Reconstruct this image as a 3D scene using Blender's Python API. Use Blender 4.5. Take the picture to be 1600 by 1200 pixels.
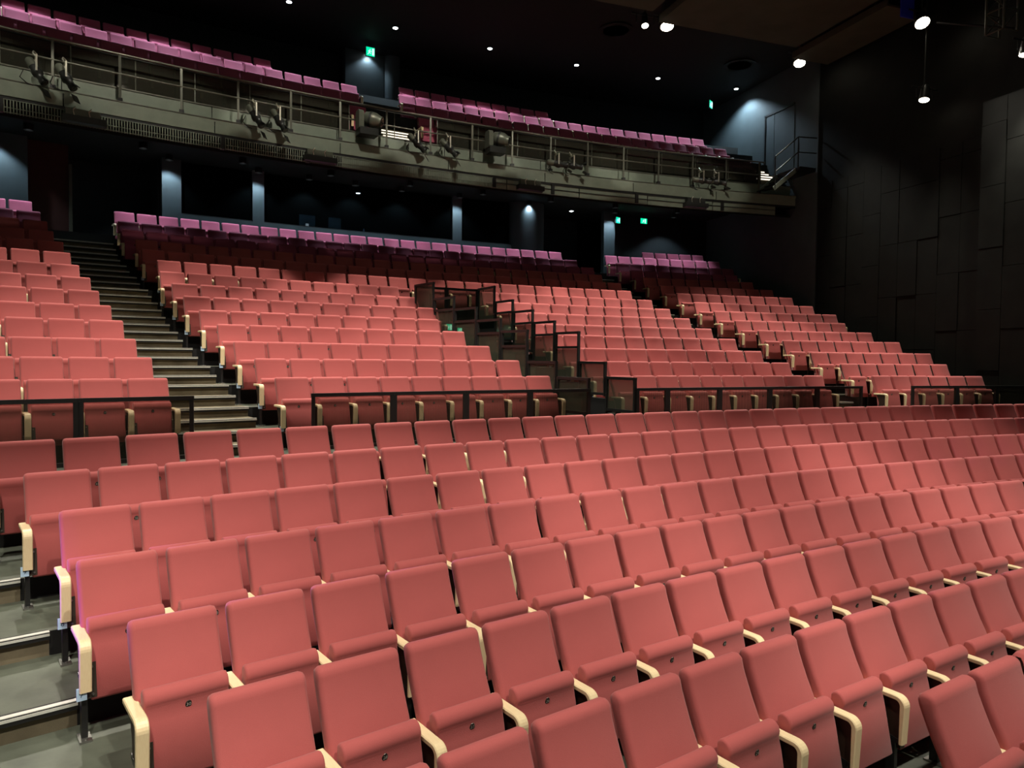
import bpy, bmesh, math, random
from mathutils import Vector, Matrix
random.seed(7)
PI = math.pi
for o in list(bpy.data.objects): bpy.data.objects.remove(o)
SC = bpy.context.scene
COL = SC.collection
ZO = 3.2                                    # eye height above the lowest floor

# ------------------------------------------------------------------ camera
CX, CY, PITCH, ROLL, FPX, YAW = -12.8703, 34.6448, -0.035785, 0.010072, 1134.79, 0.336181
cam = bpy.data.cameras.new('camera'); cam.sensor_width = 36; cam.lens = 36*FPX/1600; cam.clip_end = 300
co = bpy.data.objects.new('camera', cam); COL.objects.link(co); SC.camera = co
fw = Vector((math.sin(YAW)*math.cos(PITCH), math.cos(YAW)*math.cos(PITCH), math.sin(PITCH)))
rt = Vector((math.cos(YAW), -math.sin(YAW), 0)); up = rt.cross(fw)
r2 = rt*math.cos(ROLL) + up*math.sin(ROLL); u2 = up*math.cos(ROLL) - rt*math.sin(ROLL)
m = Matrix((r2, u2, -fw)).transposed().to_4x4(); m.translation = (CX, CY, ZO); co.matrix_world = m

def project(p):
    d = Vector(p) - Vector((CX, CY, ZO)); z = d.dot(fw)
    if z < .1: return None
    return 800 + FPX*d.dot(r2)/z, 600 - FPX*d.dot(u2)/z, z

# ------------------------------------------------------------------ world, exposure
w = bpy.data.worlds.new('world'); SC.world = w; w.use_nodes = True
w.node_tree.nodes['Background'].inputs[0].default_value = (.72, .98, .82, 1)
w.node_tree.nodes['Background'].inputs[1].default_value = 0.04
SC.view_settings.view_transform = 'Standard'; SC.view_settings.look = 'None'
SC.view_settings.exposure = 0.0; SC.view_settings.gamma = 1.0; SC.view_settings.use_curve_mapping = False

# light strengths (watts) of the lamp kinds, used by their builders
P_HOUSE, P_DOWN, P_UNDER, P_FRONT = 1850, 500, 300, 3050
P_WASH = 560
C_WARM, C_COOL = (1.0, .93, .80), (.66, .84, 1.0)

# ------------------------------------------------------------------ materials
MATS = {}
def mat(name, col, rough=.6, metal=0, var=.08, scale=8, bump=0, bscale=60, spec=.3, emit=None, estr=0, sheen=0):
    if name in MATS: return MATS[name]
    mt = bpy.data.materials.new(name); mt.use_nodes = True; MATS[name] = mt
    nt = mt.node_tree; b = nt.nodes['Principled BSDF']
    b.inputs['Roughness'].default_value = rough; b.inputs['Metallic'].default_value = metal
    b.inputs['Specular IOR Level'].default_value = spec
    tc = nt.nodes.new('ShaderNodeTexCoord')
    if emit:
        b.inputs['Emission Color'].default_value = (*emit, 1); b.inputs['Emission Strength'].default_value = estr
    if sheen: b.inputs['Sheen Weight'].default_value = sheen; b.inputs['Sheen Roughness'].default_value = .5
    n = nt.nodes.new('ShaderNodeTexNoise'); n.inputs['Scale'].default_value = scale; n.inputs['Detail'].default_value = 5
    nt.links.new(tc.outputs['Object'], n.inputs['Vector'])
    rp = nt.nodes.new('ShaderNodeValToRGB'); e = rp.color_ramp.elements
    e[0].position, e[1].position = .3, .7
    e[0].color = (*[max(0, c*(1-var)) for c in col], 1); e[1].color = (*[min(1, c*(1+var)) for c in col], 1)
    nt.links.new(n.outputs['Fac'], rp.inputs['Fac']); nt.links.new(rp.outputs['Color'], b.inputs['Base Color'])
    if bump:
        n2 = nt.nodes.new('ShaderNodeTexNoise'); n2.inputs['Scale'].default_value = bscale; n2.inputs['Detail'].default_value = 3
        nt.links.new(tc.outputs['Object'], n2.inputs['Vector'])
        bp = nt.nodes.new('ShaderNodeBump'); bp.inputs['Strength'].default_value = bump; bp.inputs['Distance'].default_value = .004
        nt.links.new(n2.outputs['Fac'], bp.inputs['Height']); nt.links.new(bp.outputs['Normal'], b.inputs['Normal'])
    return mt

purple_fabric = mat('purple_fabric', (.42, .090, .150), .85, var=.05, scale=3, bump=.35, bscale=350, spec=.15, sheen=.15)
fabric = mat('red_fabric', (.43, .100, .096), .85, var=.05, scale=3, bump=.35, bscale=350, spec=.15, sheen=.15)
def wood_mat():
    mt = mat('birch_wood', (.74, .52, .27), .38, var=.0, spec=.4)
    nt = mt.node_tree; b = nt.nodes['Principled BSDF']
    tc = nt.nodes.new('ShaderNodeTexCoord'); mp = nt.nodes.new('ShaderNodeMapping'); mp.inputs['Scale'].default_value = (60, 6, 6)
    wv = nt.nodes.new('ShaderNodeTexNoise'); wv.inputs['Scale'].default_value = 4; wv.inputs['Detail'].default_value = 6
    rp = nt.nodes.new('ShaderNodeValToRGB'); e = rp.color_ramp.elements
    e[0].color = (.78, .61, .36, 1); e[1].color = (.84, .69, .43, 1); e[0].position = .3; e[1].position = .7
    nt.links.new(tc.outputs['Object'], mp.inputs['Vector']); nt.links.new(mp.outputs['Vector'], wv.inputs['Vector'])
    nt.links.new(wv.outputs['Fac'], rp.inputs['Fac']); nt.links.new(rp.outputs['Color'], b.inputs['Base Color'])
    return mt
wood = wood_mat()
dark_panel = mat('dark_stained_panel', (.035, .018, .012), .5)
black_steel = mat('black_steel', (.012, .012, .012), .38, spec=.5)
grey_steel = mat('dull_steel', (.30, .30, .28), .35, metal=.9)
bright_alu = mat('aluminium_strip', (.66, .66, .60), .4, metal=.25, scale=20)
plate_dark = mat('number_plate_metal', (.055, .050, .042), .35, metal=.6)
plate_ink = mat('number_ink', (.62, .60, .54), .5)
tag_blue = mat('row_tag', (.45, .62, .80), .4)
tag_ink = mat('row_tag_ink', (.05, .09, .16), .5)
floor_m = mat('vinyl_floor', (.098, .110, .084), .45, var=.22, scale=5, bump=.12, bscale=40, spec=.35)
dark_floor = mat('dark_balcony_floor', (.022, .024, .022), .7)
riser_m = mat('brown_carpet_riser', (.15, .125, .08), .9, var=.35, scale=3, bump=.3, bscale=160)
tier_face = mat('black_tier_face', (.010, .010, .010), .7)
nosing_m = mat('black_nosing', (.014, .014, .014), .4)
wall_black = mat('black_wall_panel', (.008, .009, .0075), .6, var=.25, scale=2.5, spec=.15)
wall_grey = mat('blue_grey_wall_paint', (.060, .080, .085), .7, var=.08, scale=2)
wall_deep = mat('shade_black_wall', (.012, .015, .016), .7)  # shade of the blue-grey rear walls put into the colour
ceil_m = mat('black_ceiling', (.010, .011, .010), .8)
cloud_m = mat('brown_reflector_board', (.070, .066, .050), .7, var=.12, scale=1.5, spec=.1)
olive = mat('olive_grey_metal', (.175, .205, .155), .5, var=.1, scale=4, spec=.4)
rail_m = mat('grey_rail_pipe', (.115, .115, .09), .35, metal=.4, spec=.5)
fixture_m = mat('stage_light_body', (.020, .022, .020), .4, spec=.5)
fixture_grey = mat('stage_light_grey_cap', (.12, .13, .10), .35, metal=.3)
alu_hook = mat('clamp_aluminium', (.62, .60, .50), .35, metal=.7)
lens_m = mat('glass_lens', (.03, .035, .03), .06, spec=.8)
lamp_warm = mat('warm_lamp_glow', (1, .95, .85), .5, emit=(1, .90, .70), estr=14)
lamp_cool = mat('cool_downlight_glow', (1, 1, 1), .5, emit=(.88, .96, 1), estr=14)
lamp_dim = mat('recessed_downlight_glow', (1, 1, 1), .5, emit=(.88, .96, 1), estr=2)
led_step = mat('step_led_strip', (1, .95, .85), .5, emit=(1, .90, .72), estr=1.6)
sign_green = mat('exit_sign_green', (.0, .5, .28), .4, emit=(.0, .85, .42), estr=1.1)
sign_white = mat('exit_sign_white', (.9, 1, .95), .4, emit=(.6, 1, .8), estr=1.3)
screen_m = mat('monitor_back', (.10, .13, .16), .3, spec=.5)
white_m = mat('white_plastic', (.75, .76, .76), .4)
blue_cloth = mat('blue_cloth', (.03, .035, .55), .8)
door_red = mat('dark_red_door', (.06, .018, .014), .6)

def glass_mat(name, tint, fac, rough=.08, dots=False):
    mt = bpy.data.materials.new(name); mt.use_nodes = True; nt = mt.node_tree
    for n in list(nt.nodes): nt.nodes.remove(n)
    out = nt.nodes.new('ShaderNodeOutputMaterial'); mx = nt.nodes.new('ShaderNodeMixShader')
    tr = nt.nodes.new('ShaderNodeBsdfTransparent'); tr.inputs[0].default_value = (*tint, 1)
    pb = nt.nodes.new('ShaderNodeBsdfPrincipled'); pb.inputs['Base Color'].default_value = (.10, .105, .075, 1) if 'entrance' in name else (.004, .005, .005, 1) if 'booth' in name else (.05, .05, .036, 1)
    pb.inputs['Roughness'].default_value = rough
    mx.inputs[0].default_value = fac
    if dots:
        tc = nt.nodes.new('ShaderNodeTexCoord'); v = nt.nodes.new('ShaderNodeTexVoronoi'); v.inputs['Scale'].default_value = 160
        v.inputs['Randomness'].default_value = 0
        rp = nt.nodes.new('ShaderNodeMath'); rp.operation = 'LESS_THAN'; rp.inputs[1].default_value = .42
        ad = nt.nodes.new('ShaderNodeMath'); ad.operation = 'MULTIPLY_ADD'; ad.inputs[1].default_value = .2; ad.inputs[2].default_value = fac-.1
        nt.links.new(tc.outputs['Object'], v.inputs['Vector']); nt.links.new(v.outputs['Distance'], rp.inputs[0])
        nt.links.new(rp.outputs[0], ad.inputs[0]); nt.links.new(ad.outputs[0], mx.inputs[0])
    nt.links.new(tr.outputs[0], mx.inputs[1]); nt.links.new(pb.outputs[0], mx.inputs[2]); nt.links.new(mx.outputs[0], out.inputs[0])
    MATS[name] = mt; return mt
rail_glass = glass_mat('tinted_guard_glass', (.80, .77, .74), .27, dots=True)
entrance_glass = glass_mat('smoky_reflect_entrance_glass', (.75, .75, .72), .34, rough=.15)  # olive reflection on these panes is put into the base colour
balcony_glass = glass_mat('dark_balcony_glass', (.42, .42, .42), .45)
booth_glass = glass_mat('booth_window_glass', (.55, .6, .62), .25, rough=.03)

# ------------------------------------------------------------------ geometry helpers
def pol(R, th, z=0): return Vector((R*math.sin(th), R*math.cos(th), z+ZO))
class MB:
    def __init__(s): s.v = []; s.f = []; s.mi = []; s.sm = []
    def add(s, vs, fs, mi=0, smooth=False):
        k = len(s.v); s.v += [tuple(v) for v in vs]
        for f in fs: s.f.append([i+k for i in f]); s.mi.append(mi); s.sm.append(smooth)
        return s
    def box(s, a, b, mi=0):
        (x0, y0, z0), (x1, y1, z1) = a, b
        return s.add([(x0,y0,z0),(x1,y0,z0),(x1,y1,z0),(x0,y1,z0),(x0,y0,z1),(x1,y0,z1),(x1,y1,z1),(x0,y1,z1)],
              [(0,3,2,1),(4,5,6,7),(0,1,5,4),(1,2,6,5),(2,3,7,6),(3,0,4,7)], mi)
    def prism(s, poly, x0, x1, mi=0, smooth=False, axis=0):      # poly in (y,z), extruded along x
        n = len(poly)
        vs = [(x0, y, z) for y, z in poly] + [(x1, y, z) for y, z in poly]
        fs = [(i, (i+1) % n, n+(i+1) % n, n+i) for i in range(n)]
        s.add(vs, [f[::-1] for f in fs], mi, smooth); s.add(vs, [tuple(range(n)), tuple(range(2*n-1, n-1, -1))], mi)
        return s
    def bar(s, p, q, w, h=None, mi=0):                            # rectangular bar between two points
        p, q = Vector(p), Vector(q); h = h or w; d = (q-p)
        if d.length < 1e-6: return s
        d.normalize(); a = d.cross(Vector((0, 0, 1)))
        if a.length < 1e-3: a = Vector((1, 0, 0))
        a.normalize(); b = a.cross(d)
        vs = [c + a*i*w/2 + b*j*h/2 for c in (p, q) for i, j in ((-1,-1),(1,-1),(1,1),(-1,1))]
        return s.add(vs, [(0,1,2,3),(7,6,5,4),(0,4,5,1),(1,5,6,2),(2,6,7,3),(3,7,4,0)], mi)
    def tube(s, pts, r, n=8, mi=0, caps=True, r2=None):
        pts = [Vector(p) for p in pts]; rings = []
        for i, p in enumerate(pts):
            d = (pts[min(i+1, len(pts)-1)] - pts[max(i-1, 0)]).normalized()
            a = d.cross(Vector((0, 0, 1)))
            if a.length < 1e-3: a = Vector((1, 0, 0))
            a.normalize(); b = a.cross(d)
            rr = r if r2 is None else r + (r2-r)*i/(len(pts)-1)
            rings.append([p + a*rr*math.cos(2*PI*k/n) + b*rr*math.sin(2*PI*k/n) for k in range(n)])
        vs = [v for g in rings for v in g]
        fs = [(i*n+k, i*n+(k+1) % n, (i+1)*n+(k+1) % n, (i+1)*n+k) for i in range(len(pts)-1) for k in range(n)]
        s.add(vs, [f[::-1] for f in fs], mi, True)
        if caps: s.add(rings[0], [tuple(range(n))], mi); s.add(rings[-1], [tuple(range(n-1, -1, -1))], mi)
        return s
    def lathe(s, prof, c, axis, n=14, mi=0):                       # prof: (along, radius)
        ax = Vector(axis).normalized(); a = ax.cross(Vector((0, 0, 1)))
        if a.length < 1e-3: a = Vector((1, 0, 0))
        a.normalize(); b = ax.cross(a); c = Vector(c)
        vs = [c + ax*t + a*r*math.cos(2*PI*k/n) + b*r*math.sin(2*PI*k/n) for t, r in prof for k in range(n)]
        fs = [(i*n+k, i*n+(k+1) % n, (i+1)*n+(k+1) % n, (i+1)*n+k) for i in range(len(prof)-1) for k in range(n)]
        s.add(vs, fs, mi, True)
        s.add(vs[:n], [tuple(range(n-1, -1, -1))], mi); s.add(vs[-n:], [tuple(range(n))], mi)
        return s
    def arc(s, R0, R1, z0, z1, t0, t1, n=None, mi=0, z0b=None, z1b=None):   # curved box; z0b/z1b: heights at R1
        n = n or max(1, int(abs(t1-t0)*max(R0, R1)/1.1)+1)
        z0b = z0 if z0b is None else z0b; z1b = z1 if z1b is None else z1b
        vs = []
        for i in range(n+1):
            t = t0+(t1-t0)*i/n
            vs += [pol(R0, t, z0), pol(R1, t, z0b), pol(R1, t, z1b), pol(R0, t, z1)]
        fs = []
        for i in range(n):
            k = 4*i
            fs += [(k, k+1, k+5, k+4), (k+1, k+2, k+6, k+5), (k+2, k+3, k+7, k+6), (k+3, k, k+4, k+7)]
        fs += [(0, 3, 2, 1), (4*n, 4*n+1, 4*n+2, 4*n+3)]
        return s.add(vs, fs, mi)
    def mesh(s, name, mats):
        me = bpy.data.meshes.new(name); me.from_pydata(s.v, [], s.f)
        for mm in mats: me.materials.append(mm)
        me.polygons.foreach_set('material_index', s.mi); me.polygons.foreach_set('use_smooth', s.sm); me.update()
        bm = bmesh.new(); bm.from_mesh(me); bmesh.ops.recalc_face_normals(bm, faces=bm.faces); bm.to_mesh(me); bm.free()
        return me
    def build(s, name, mats, parent=None, world=True):
        if not isinstance(mats, (list, tuple)): mats = [mats]
        if parent is not None and world:
            off = WORLD.get(parent.name, Vector()); s.v = [tuple(Vector(v)-off) for v in s.v]
        o = bpy.data.objects.new(name, s.mesh(name, mats)); COL.objects.link(o)
        if parent is not None: o.parent = parent; WORLD[o.name] = WORLD.get(parent.name, Vector())
        return o
WORLD = {}
def thing(name, label, cat, loc=(0, 0, 0), rotz=0, group=None, kind=None):
    o = bpy.data.objects.new(name, None); COL.objects.link(o); o.empty_display_size = .2
    o.location = loc; o.rotation_euler = (0, 0, rotz); WORLD[o.name] = Vector(loc)
    if label: o['label'] = label
    if cat: o['category'] = cat
    if group: o['group'] = group
    if kind: o['kind'] = kind
    return o
def struct(o, label, cat='structure'):
    o['kind'] = 'structure'; o['label'] = label; o['category'] = cat; return o
def spot(name, loc, target, watts, col, deg, blend, parent, radius=.12):
    l = bpy.data.lights.new(name, 'SPOT'); l.energy = watts; l.color = col; l.spot_size = math.radians(deg); l.spot_blend = blend
    l.shadow_soft_size = radius
    o = bpy.data.objects.new(name, l); COL.objects.link(o)
    off = WORLD.get(parent.name, Vector()); o.parent = parent
    o.location = Vector(loc)-off; d = (Vector(target)-Vector(loc)).normalized(); x = d.cross(Vector((0, 0, 1)))
    x = x.normalized() if x.length > 1e-4 else Vector((1, 0, 0)); z = -d
    o.rotation_euler = Matrix((x, z.cross(x), z)).transposed().to_euler()
    return o
def ordinal(n):
    return str(n) + ('th' if 10 <= n % 100 <= 20 else {1: 'st', 2: 'nd', 3: 'rd'}.get(n % 10, 'th'))

# ------------------------------------------------------------------ plan of the hall: rows of seats on arcs about (0,0)
SH, PW = 1.03, .55                                            # seat height to the top, seat pitch
LOW = {'A': (45.16, -.826), 'B': (44.253, -1.012), 'C': (43.345, -1.192), 'D': (42.44, -1.363), 'E': (41.53, -1.531),
       'F': (40.62, -1.674), 'G': (39.70, -1.822), 'H': (38.78, -1.842)}
KR = {k: 47.56+.889*(k-1) for k in range(1, 16)}
KZ = dict(zip(range(1, 16), [-.318, -.045, .233, .545, .832, 1.14, 1.45, 1.765, 2.10, 2.43, 2.77, 3.11, 3.46, 3.84, 4.19]))
UST = dict(zip(range(1, 15), [-12.795, -13.086, -13.42, -13.72, -14.075, -14.418, -14.716, -15.036, -15.188, -15.62, -15.87, -16.29, -16.52, -16.751]))
UN = dict(zip(range(1, 15), [9, 9, 9, 9, 9, 10, 10, 10, 24, 25, 25, 26, 26, 26]))
WST = dict(zip(range(1, 9), [-6.553, -6.706, -6.798, -6.90, -7.005, -7.101, -7.187, -7.267]))
VST = dict(zip(range(1, 16), [.326, .255, .144, .041, -.05, -.149, -.231, -.339, -.403, -.48, -.62, -.63, -.73, -.73, 1.32]))
VN = dict(zip(range(1, 16), [6, 6, 7, 7, 7, 7, 8, 8, 8, 8, 8, 8, 9, 9, 5]))
LEN = dict(zip(range(1, 15), [-14.18, -14.48, -14.81, -15.12, -15.44, -15.78, -16.08, -16.44, -16.77, -17.09, -17.47, -17.79, -18.14, -18.53]))
WEN = {k: UST[k]+PW*UN[k] for k in range(9, 15)}; WEN.update({k: WST[k]+PW*10 for k in WST})
XW = 4.7                                                      # right wall plane
TH_L, TH_R = -.46, .125
RV0, DV = 46.62, .889                                         # guard rail line, module of the sunken entrance
thl = lambda R: -.1609 + (-.1772+.1609)*(R-46.62)/(53-46.62)
thr = lambda R: -.1395 + (-.145+.1395)*(R-46.62)/(53-46.62)

# ------------------------------------------------------------------ floor, tiers, steps
floor = thing('floor', 'dark vinyl floor of the hall rising in curved tiers', 'floor', pol(40, -.2, -3.2), kind='structure')
MB().arc(30, LOW['H'][0]-.6, -3.4, LOW['H'][1]-SH, -.62, .25, mi=0).build('front_floor', floor_m, floor)
keys = 'HGFEDCBA'
for i, k in enumerate(keys):
    R0 = LOW['H'][0]-.6 if i == 0 else LOW[keys[i-1]][0]-.15
    R1 = LOW[k][0]-.15 if k != 'A' else 45.36
    b = MB(); b.arc(R0, R1, -3.4, LOW[k][1]-SH, -.62, TH_R)
    b.build('tier', floor_m, floor)
MB().arc(45.36, KR[1]-.15, -3.4, KZ[1]-SH, -.62, TH_R).build('cross_aisle', floor_m, floor)
def tier(R0, R1, z, t0, t1):
    MB().arc(R0, R1, -3.4, z, t0, t1).build('tier', floor_m, floor)
for k in range(2, 16):
    R0, R1, z = KR[k-1]-.15, (KR[k]-.15 if k < 15 else 66), KZ[k]-SH
    if R1 < 53.0:
        rm = (R0+R1)/2
        tier(R0, R1, z, TH_L, thl(rm)); tier(R0, R1, z, thr(rm), TH_R)
    elif R0 < 52.84:
        tier(R0, 52.84, z, TH_L, thl(52.8)); tier(R0, 52.84, z, thr(52.8), TH_R); tier(52.84, R1, z, TH_L, TH_R)
    else: tier(R0, R1, z, TH_L, TH_R)
LOWEND = {'H': -12.6/39.7, 'G': -12.90/39.7, 'F': -13.39/40.62, 'E': -13.87/41.53, 'D': -14.30/42.44, 'C': -14.66/43.345, 'B': -15.07/44.253}
# risers faced in black under the seats, brown in the stairs: thin facing boards proud of each tier
def facing(R, z0, z1, t0, t1, mt, nm='riser'):
    MB().arc(R-.012, R, z0, z1, t0, t1).build(nm, mt, floor)
for i, k in enumerate(keys[1:]):
    R = LOW[keys[i]][0]-.15; z0, z1 = LOW[keys[i]][1]-SH, LOW[k][1]-SH
    if z1-z0 < .03: continue
    e = LOWEND[keys[i]]
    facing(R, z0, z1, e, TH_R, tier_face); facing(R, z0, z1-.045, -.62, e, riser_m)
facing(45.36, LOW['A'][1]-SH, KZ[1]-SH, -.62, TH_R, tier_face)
for k in range(2, 16):
    R = KR[k-1]-.15; z0, z1 = KZ[k-1]-SH, KZ[k]-SH
    if k <= 8:
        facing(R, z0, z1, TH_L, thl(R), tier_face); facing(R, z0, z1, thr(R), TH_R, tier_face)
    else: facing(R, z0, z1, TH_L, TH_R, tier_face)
def nosing(R, z, t0, t1, parent):
    b = MB(); b.arc(R-.05, R+.02, z-.05, z+.004, t0, t1, mi=0)
    o = b.build('nosing', nosing_m, parent)
    b = MB(); b.arc(R-.052, R-.012, z+.004, z+.009, t0, t1); b.build('nosing_strip', bright_alu, parent)
    b = MB(); b.arc(R-.056, R-.050, z-.022, z-.004, t0, t1); b.build('nosing_strip', bright_alu, parent)
for i, k in enumerate(keys[1:]):
    R = LOW[keys[i]][0]-.15
    e = LOWEND[keys[i]]
    nosing(R, LOW[k][1]-SH, -.40, e, floor)
for i in (1, 2): # steps between the last front tier and the cross aisle
    zz = LOW['A'][1]-SH + .169*i; rr = 45.36-.28*(3-i)
    o = MB().arc(rr, 45.37, -3.0, zz, -.42, -.358).build('step', riser_m, floor); nosing(rr, zz, -.42, -.358, o)
def stair(k, t0, t1):
    R = KR[k-1]-.15; z0, z1 = KZ[k-1]-SH, KZ[k]-SH
    o = MB().arc(R-.4445, R+.02, z0-.05, (z0+z1)/2, t0, t1).build('step', riser_m, floor)
    nosing(R-.4445, (z0+z1)/2, t0, t1, o)
    o = MB().arc(R-.016, R+.45, z0, z1+.003, t0, t1).build('step', riser_m, floor)
    nosing(R-.016, z1+.003, t0, t1, o)
for k in range(2, 15):
    stair(k, (LEN[k]+LEN[k-1])/2/KR[k]+.001, (UST[k]+UST[k-1])/2/KR[k]-.0045)
    if k > 1: stair(k, (WEN[k]+WEN[k-1])/2/KR[k]+.002, (VST[k]+VST[k-1])/2/KR[k]-.003)

# ------------------------------------------------------------------ walls and ceiling
b = MB(); b.arc(66, 66.2, -3.2, 11, TH_L-.1, .2); struct(b.build('wall_back', wall_deep), 'shade-dark rear wall of the hall above the balcony', 'wall')
b = MB(); b.box((-23.3, 30, 0), (-23, 66, 14.2)); struct(b.build('wall_left', wall_deep), 'black left side wall of the hall', 'wall')
wr = thing('wall_right', 'black panelled right side wall of the hall', 'wall', (XW+.2, 50, 0), kind='structure')
MB().box((XW+.06, 38, 0), (XW+.4, 54.35, 5.85+ZO)).build('lower_backing', wall_deep, wr)
MB().box((XW+.03, 38, 5.85+ZO), (XW+.5, 54.35, 14)).build('upper_wall', wall_black, wr)
MB().box((XW, 54.35, 0), (XW+.4, 66, 14)).build('rear_wall', wall_grey, wr)
pan_w, ys = .66, []
y = 41.8
while y < 54.2: ys.append(y); y += pan_w
for ci, y in enumerate(ys):
    near = y < 48.3
    top = 6.62 if near else 5.85
    z = -3.1 + random.choice((0, .5, 1.0)) - 1.2; hgt = 1.55
    while z < top-.02:
        z0 = max(z, -3.1); z1 = min(z+hgt, top)
        if z1-z0 > .1:
            pr = (.16 if near else 0) + random.uniform(0, .018)
            MB().box((XW+.05-pr-.03, y+.006, z0+.006+ZO), (XW+.058, min(y+pan_w, 54.3)-.006, z1-.006+ZO)).build('wall_panel', wall_black, wr)
        z += hgt
b = MB(); b.box((-23.3, 30, 10.25+ZO), (9, 67, 10.5+ZO)); ce = struct(b.build('ceiling', ceil_m), 'black ceiling over the hall', 'ceiling')
CLOUDS = []
for (x0, x1, y0, y1, z) in ((-20.5, -14.6, 45.8, 52.3, 9.62), (-14.2, -8.9, 45.8, 52.6, 9.62), (-8.5, -2.55, 45.8, 52.7, 9.62), (-2.05, 2.75, 45.8, 53.2, 9.62), (3.2, 4.6, 50.2, 53.9, 9.62)):
    CLOUDS.append((x0, x1, y0, y1))
    b = MB(); b.box((x0, y0, z+ZO), (x1, y1, z+.06+ZO)); b.box((x0, y0, z+.06+ZO), (x0+.05, y1, z+.2+ZO)); b.box((x1-.05, y0, z+.06+ZO), (x1, y1, z+.2+ZO))
    for yy in (y0+1, y1-1):
        for xx in (x0+.6, x1-.6): b.tube([(xx, yy, z+ZO), (xx, yy, 10.26+ZO)], .012, 5)
    o = b.build('ceiling_reflector', cloud_m)
    o['label'] = {-20.5: 'leftmost brown reflector board under the black ceiling', -14.2: 'brown reflector board second from the left under the ceiling', -8.5: 'brown reflector board left of the twin warm lamps',
                  -2.05: 'large brown reflector board between the twin lamps and the next warm lamp', 3.2: 'narrow brown reflector board beside the right wall'}[x0]
    o['category'] = 'ceiling panel'; o['group'] = 'ceiling reflectors'

# rear of the stalls: booth wall with openings, soffit
RB = 60.25
wb = thing('wall_booth', 'blue-grey control booth wall behind the last row of seats', 'wall', pol(RB, -.16, 2.5), kind='structure')
def wall_arc(x0, x1, z0, z1, nm, mt=wall_grey, R0=RB, R1=RB+.25): MB().arc(R0, R1, z0, z1, x0/RB, x1/RB).build(nm, mt, wb)
wall_arc(-15.69, -4.05, 2.4, 4.17, 'sill_wall'); wall_arc(-15.69, -15.17, 4.17, 5.78, 'pier'); wall_arc(-13.13, -12.78, 4.17, 5.78, 'pier')
wall_arc(-6.35, -6.0, 4.17, 5.78, 'pier'); wall_arc(-.21, .26, 2.4, 5.78, 'pier')
wall_arc(-23, -18.95, 2.4, 5.78, 'pier'); wall_arc(-18.95, -18.0, 2.4, 5.78, 'door_leaf', door_red, RB+.3, RB+.4)
wall_arc(-18.0, -17.93, 2.4, 5.2, 'door_edge', rail_m, RB+.1, RB+.3)
c = MB(); c.lathe([(0, .72), (3.4, .72)], pol(RB+.35, -3.37/RB, 2.4), (0, 0, 1), 28); c.build('round_column', wall_grey, wb)
wall_arc(.26, 6, 2.4, 5.78, 'rear_panel', wall_deep, RB+.6, RB+.8); wall_arc(-2.65, -.21, 2.4, 5.78, 'rear_panel', wall_deep, RB+2.5, RB+2.7)
wall_arc(-18.0, -15.69, 2.4, 5.78, 'rear_panel', wall_deep, RB+2.0, RB+2.2)
wall_arc(-15.69, -3.5, 2.4, 5.78, 'booth_rear_wall', wall_deep, RB+3.2, RB+3.4)
wall_arc(-15.75, -15.60, 2.4, 5.78, 'booth_side_wall', wall_deep, RB+.25, RB+3.3); wall_arc(-4.0, -3.85, 2.4, 5.78, 'booth_side_wall', wall_deep, RB+.25, RB+3.3)
for n, (x0, x1) in enumerate(((-15.17, -13.13), (-12.78, -6.35), (-6.0, -4.1))):
    wn = thing('window_%d' % (n+1), ['small booth window beside the left stairs', 'wide booth window with monitors on its ledge', 'booth window next to the round column'][n], 'window', pol(RB, (x0+x1)/2/RB, 4.17), kind='structure')
    MB().arc(RB+.12, RB+.128, 4.2, 5.72, x0/RB, x1/RB).build('pane', booth_glass, wn)
    MB().arc(RB+.08, RB+.17, 4.17, 4.21, x0/RB, x1/RB).build('frame', black_steel, wn)
# ------------------------------------------------------------------ balcony
RF = 55.45
bal = thing('balcony', 'curved balcony with olive metal front and stepped floor', 'balcony', pol(RF, -.14, 5), kind='structure')
TB0, TB1 = -.42, .0835
MB().arc(55.75, 58.2, 4.98, 5.05, TB0, TB1, z0b=5.75, z1b=5.82).build('soffit', ceil_m, bal)
MB().arc(58.2, 66, 5.75, 5.82, TB0, TB1).build('soffit', ceil_m, bal)
BZ = {0: (56.42, 6.98), 1: (57.24, 7.60), 2: (58.11, 8.15), 3: (59.0, 8.72), 4: (59.9, 9.25)}
for k in range(5):
    R0 = 55.80 if k == 0 else BZ[k-1][0]-.15
    R1 = BZ[k][0]-.15 if k < 4 else 66
    for a, c_ in (((TB0, TB1),) if k != 1 else ((TB0, -9.75/57), (-8.58/57, 3.32/57), (4.48/57, TB1))):
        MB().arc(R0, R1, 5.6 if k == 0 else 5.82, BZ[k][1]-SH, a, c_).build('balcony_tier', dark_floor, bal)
nf = 9
for i in range(nf):                                  # front boards, one per bay
    t0 = TB0+(TB1-TB0)*i/nf; t1 = TB0+(TB1-TB0)*(i+1)/nf - .0004
    MB().arc(RF, RF+.05, 5.33, 5.66, t0, t1).build('front_board', olive, bal)
    MB().arc(55.76, 55.82, 5.66, 6.04, t0, t1).build('upper_board', olive, bal)
MB().arc(RF, 55.80, 5.60, 5.645, TB0, TB1).build('ledge', olive, bal)
MB().arc(RF-.015, RF+.012, 5.655, 5.675, TB0, TB1).build('ledge_lip', rail_m, bal)
MB().arc(55.74, 55.84, 6.04, 6.07, TB0, TB1).build('board_cap', rail_m, bal)
MB().arc(RF+.02, RF+.5, 5.27, 5.33, TB0, TB1).build('front_channel', black_steel, bal)
for i in range(6):
    t0 = -.195+(.070+.195)*i/6; t1 = -.195+(.070+.195)*(i+1)/6-.0005
    MB().arc(RF+.045, RF+.07, 4.98, 5.27, t0, t1).build('lower_board', olive, bal)
g = MB(); t = -.42
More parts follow.
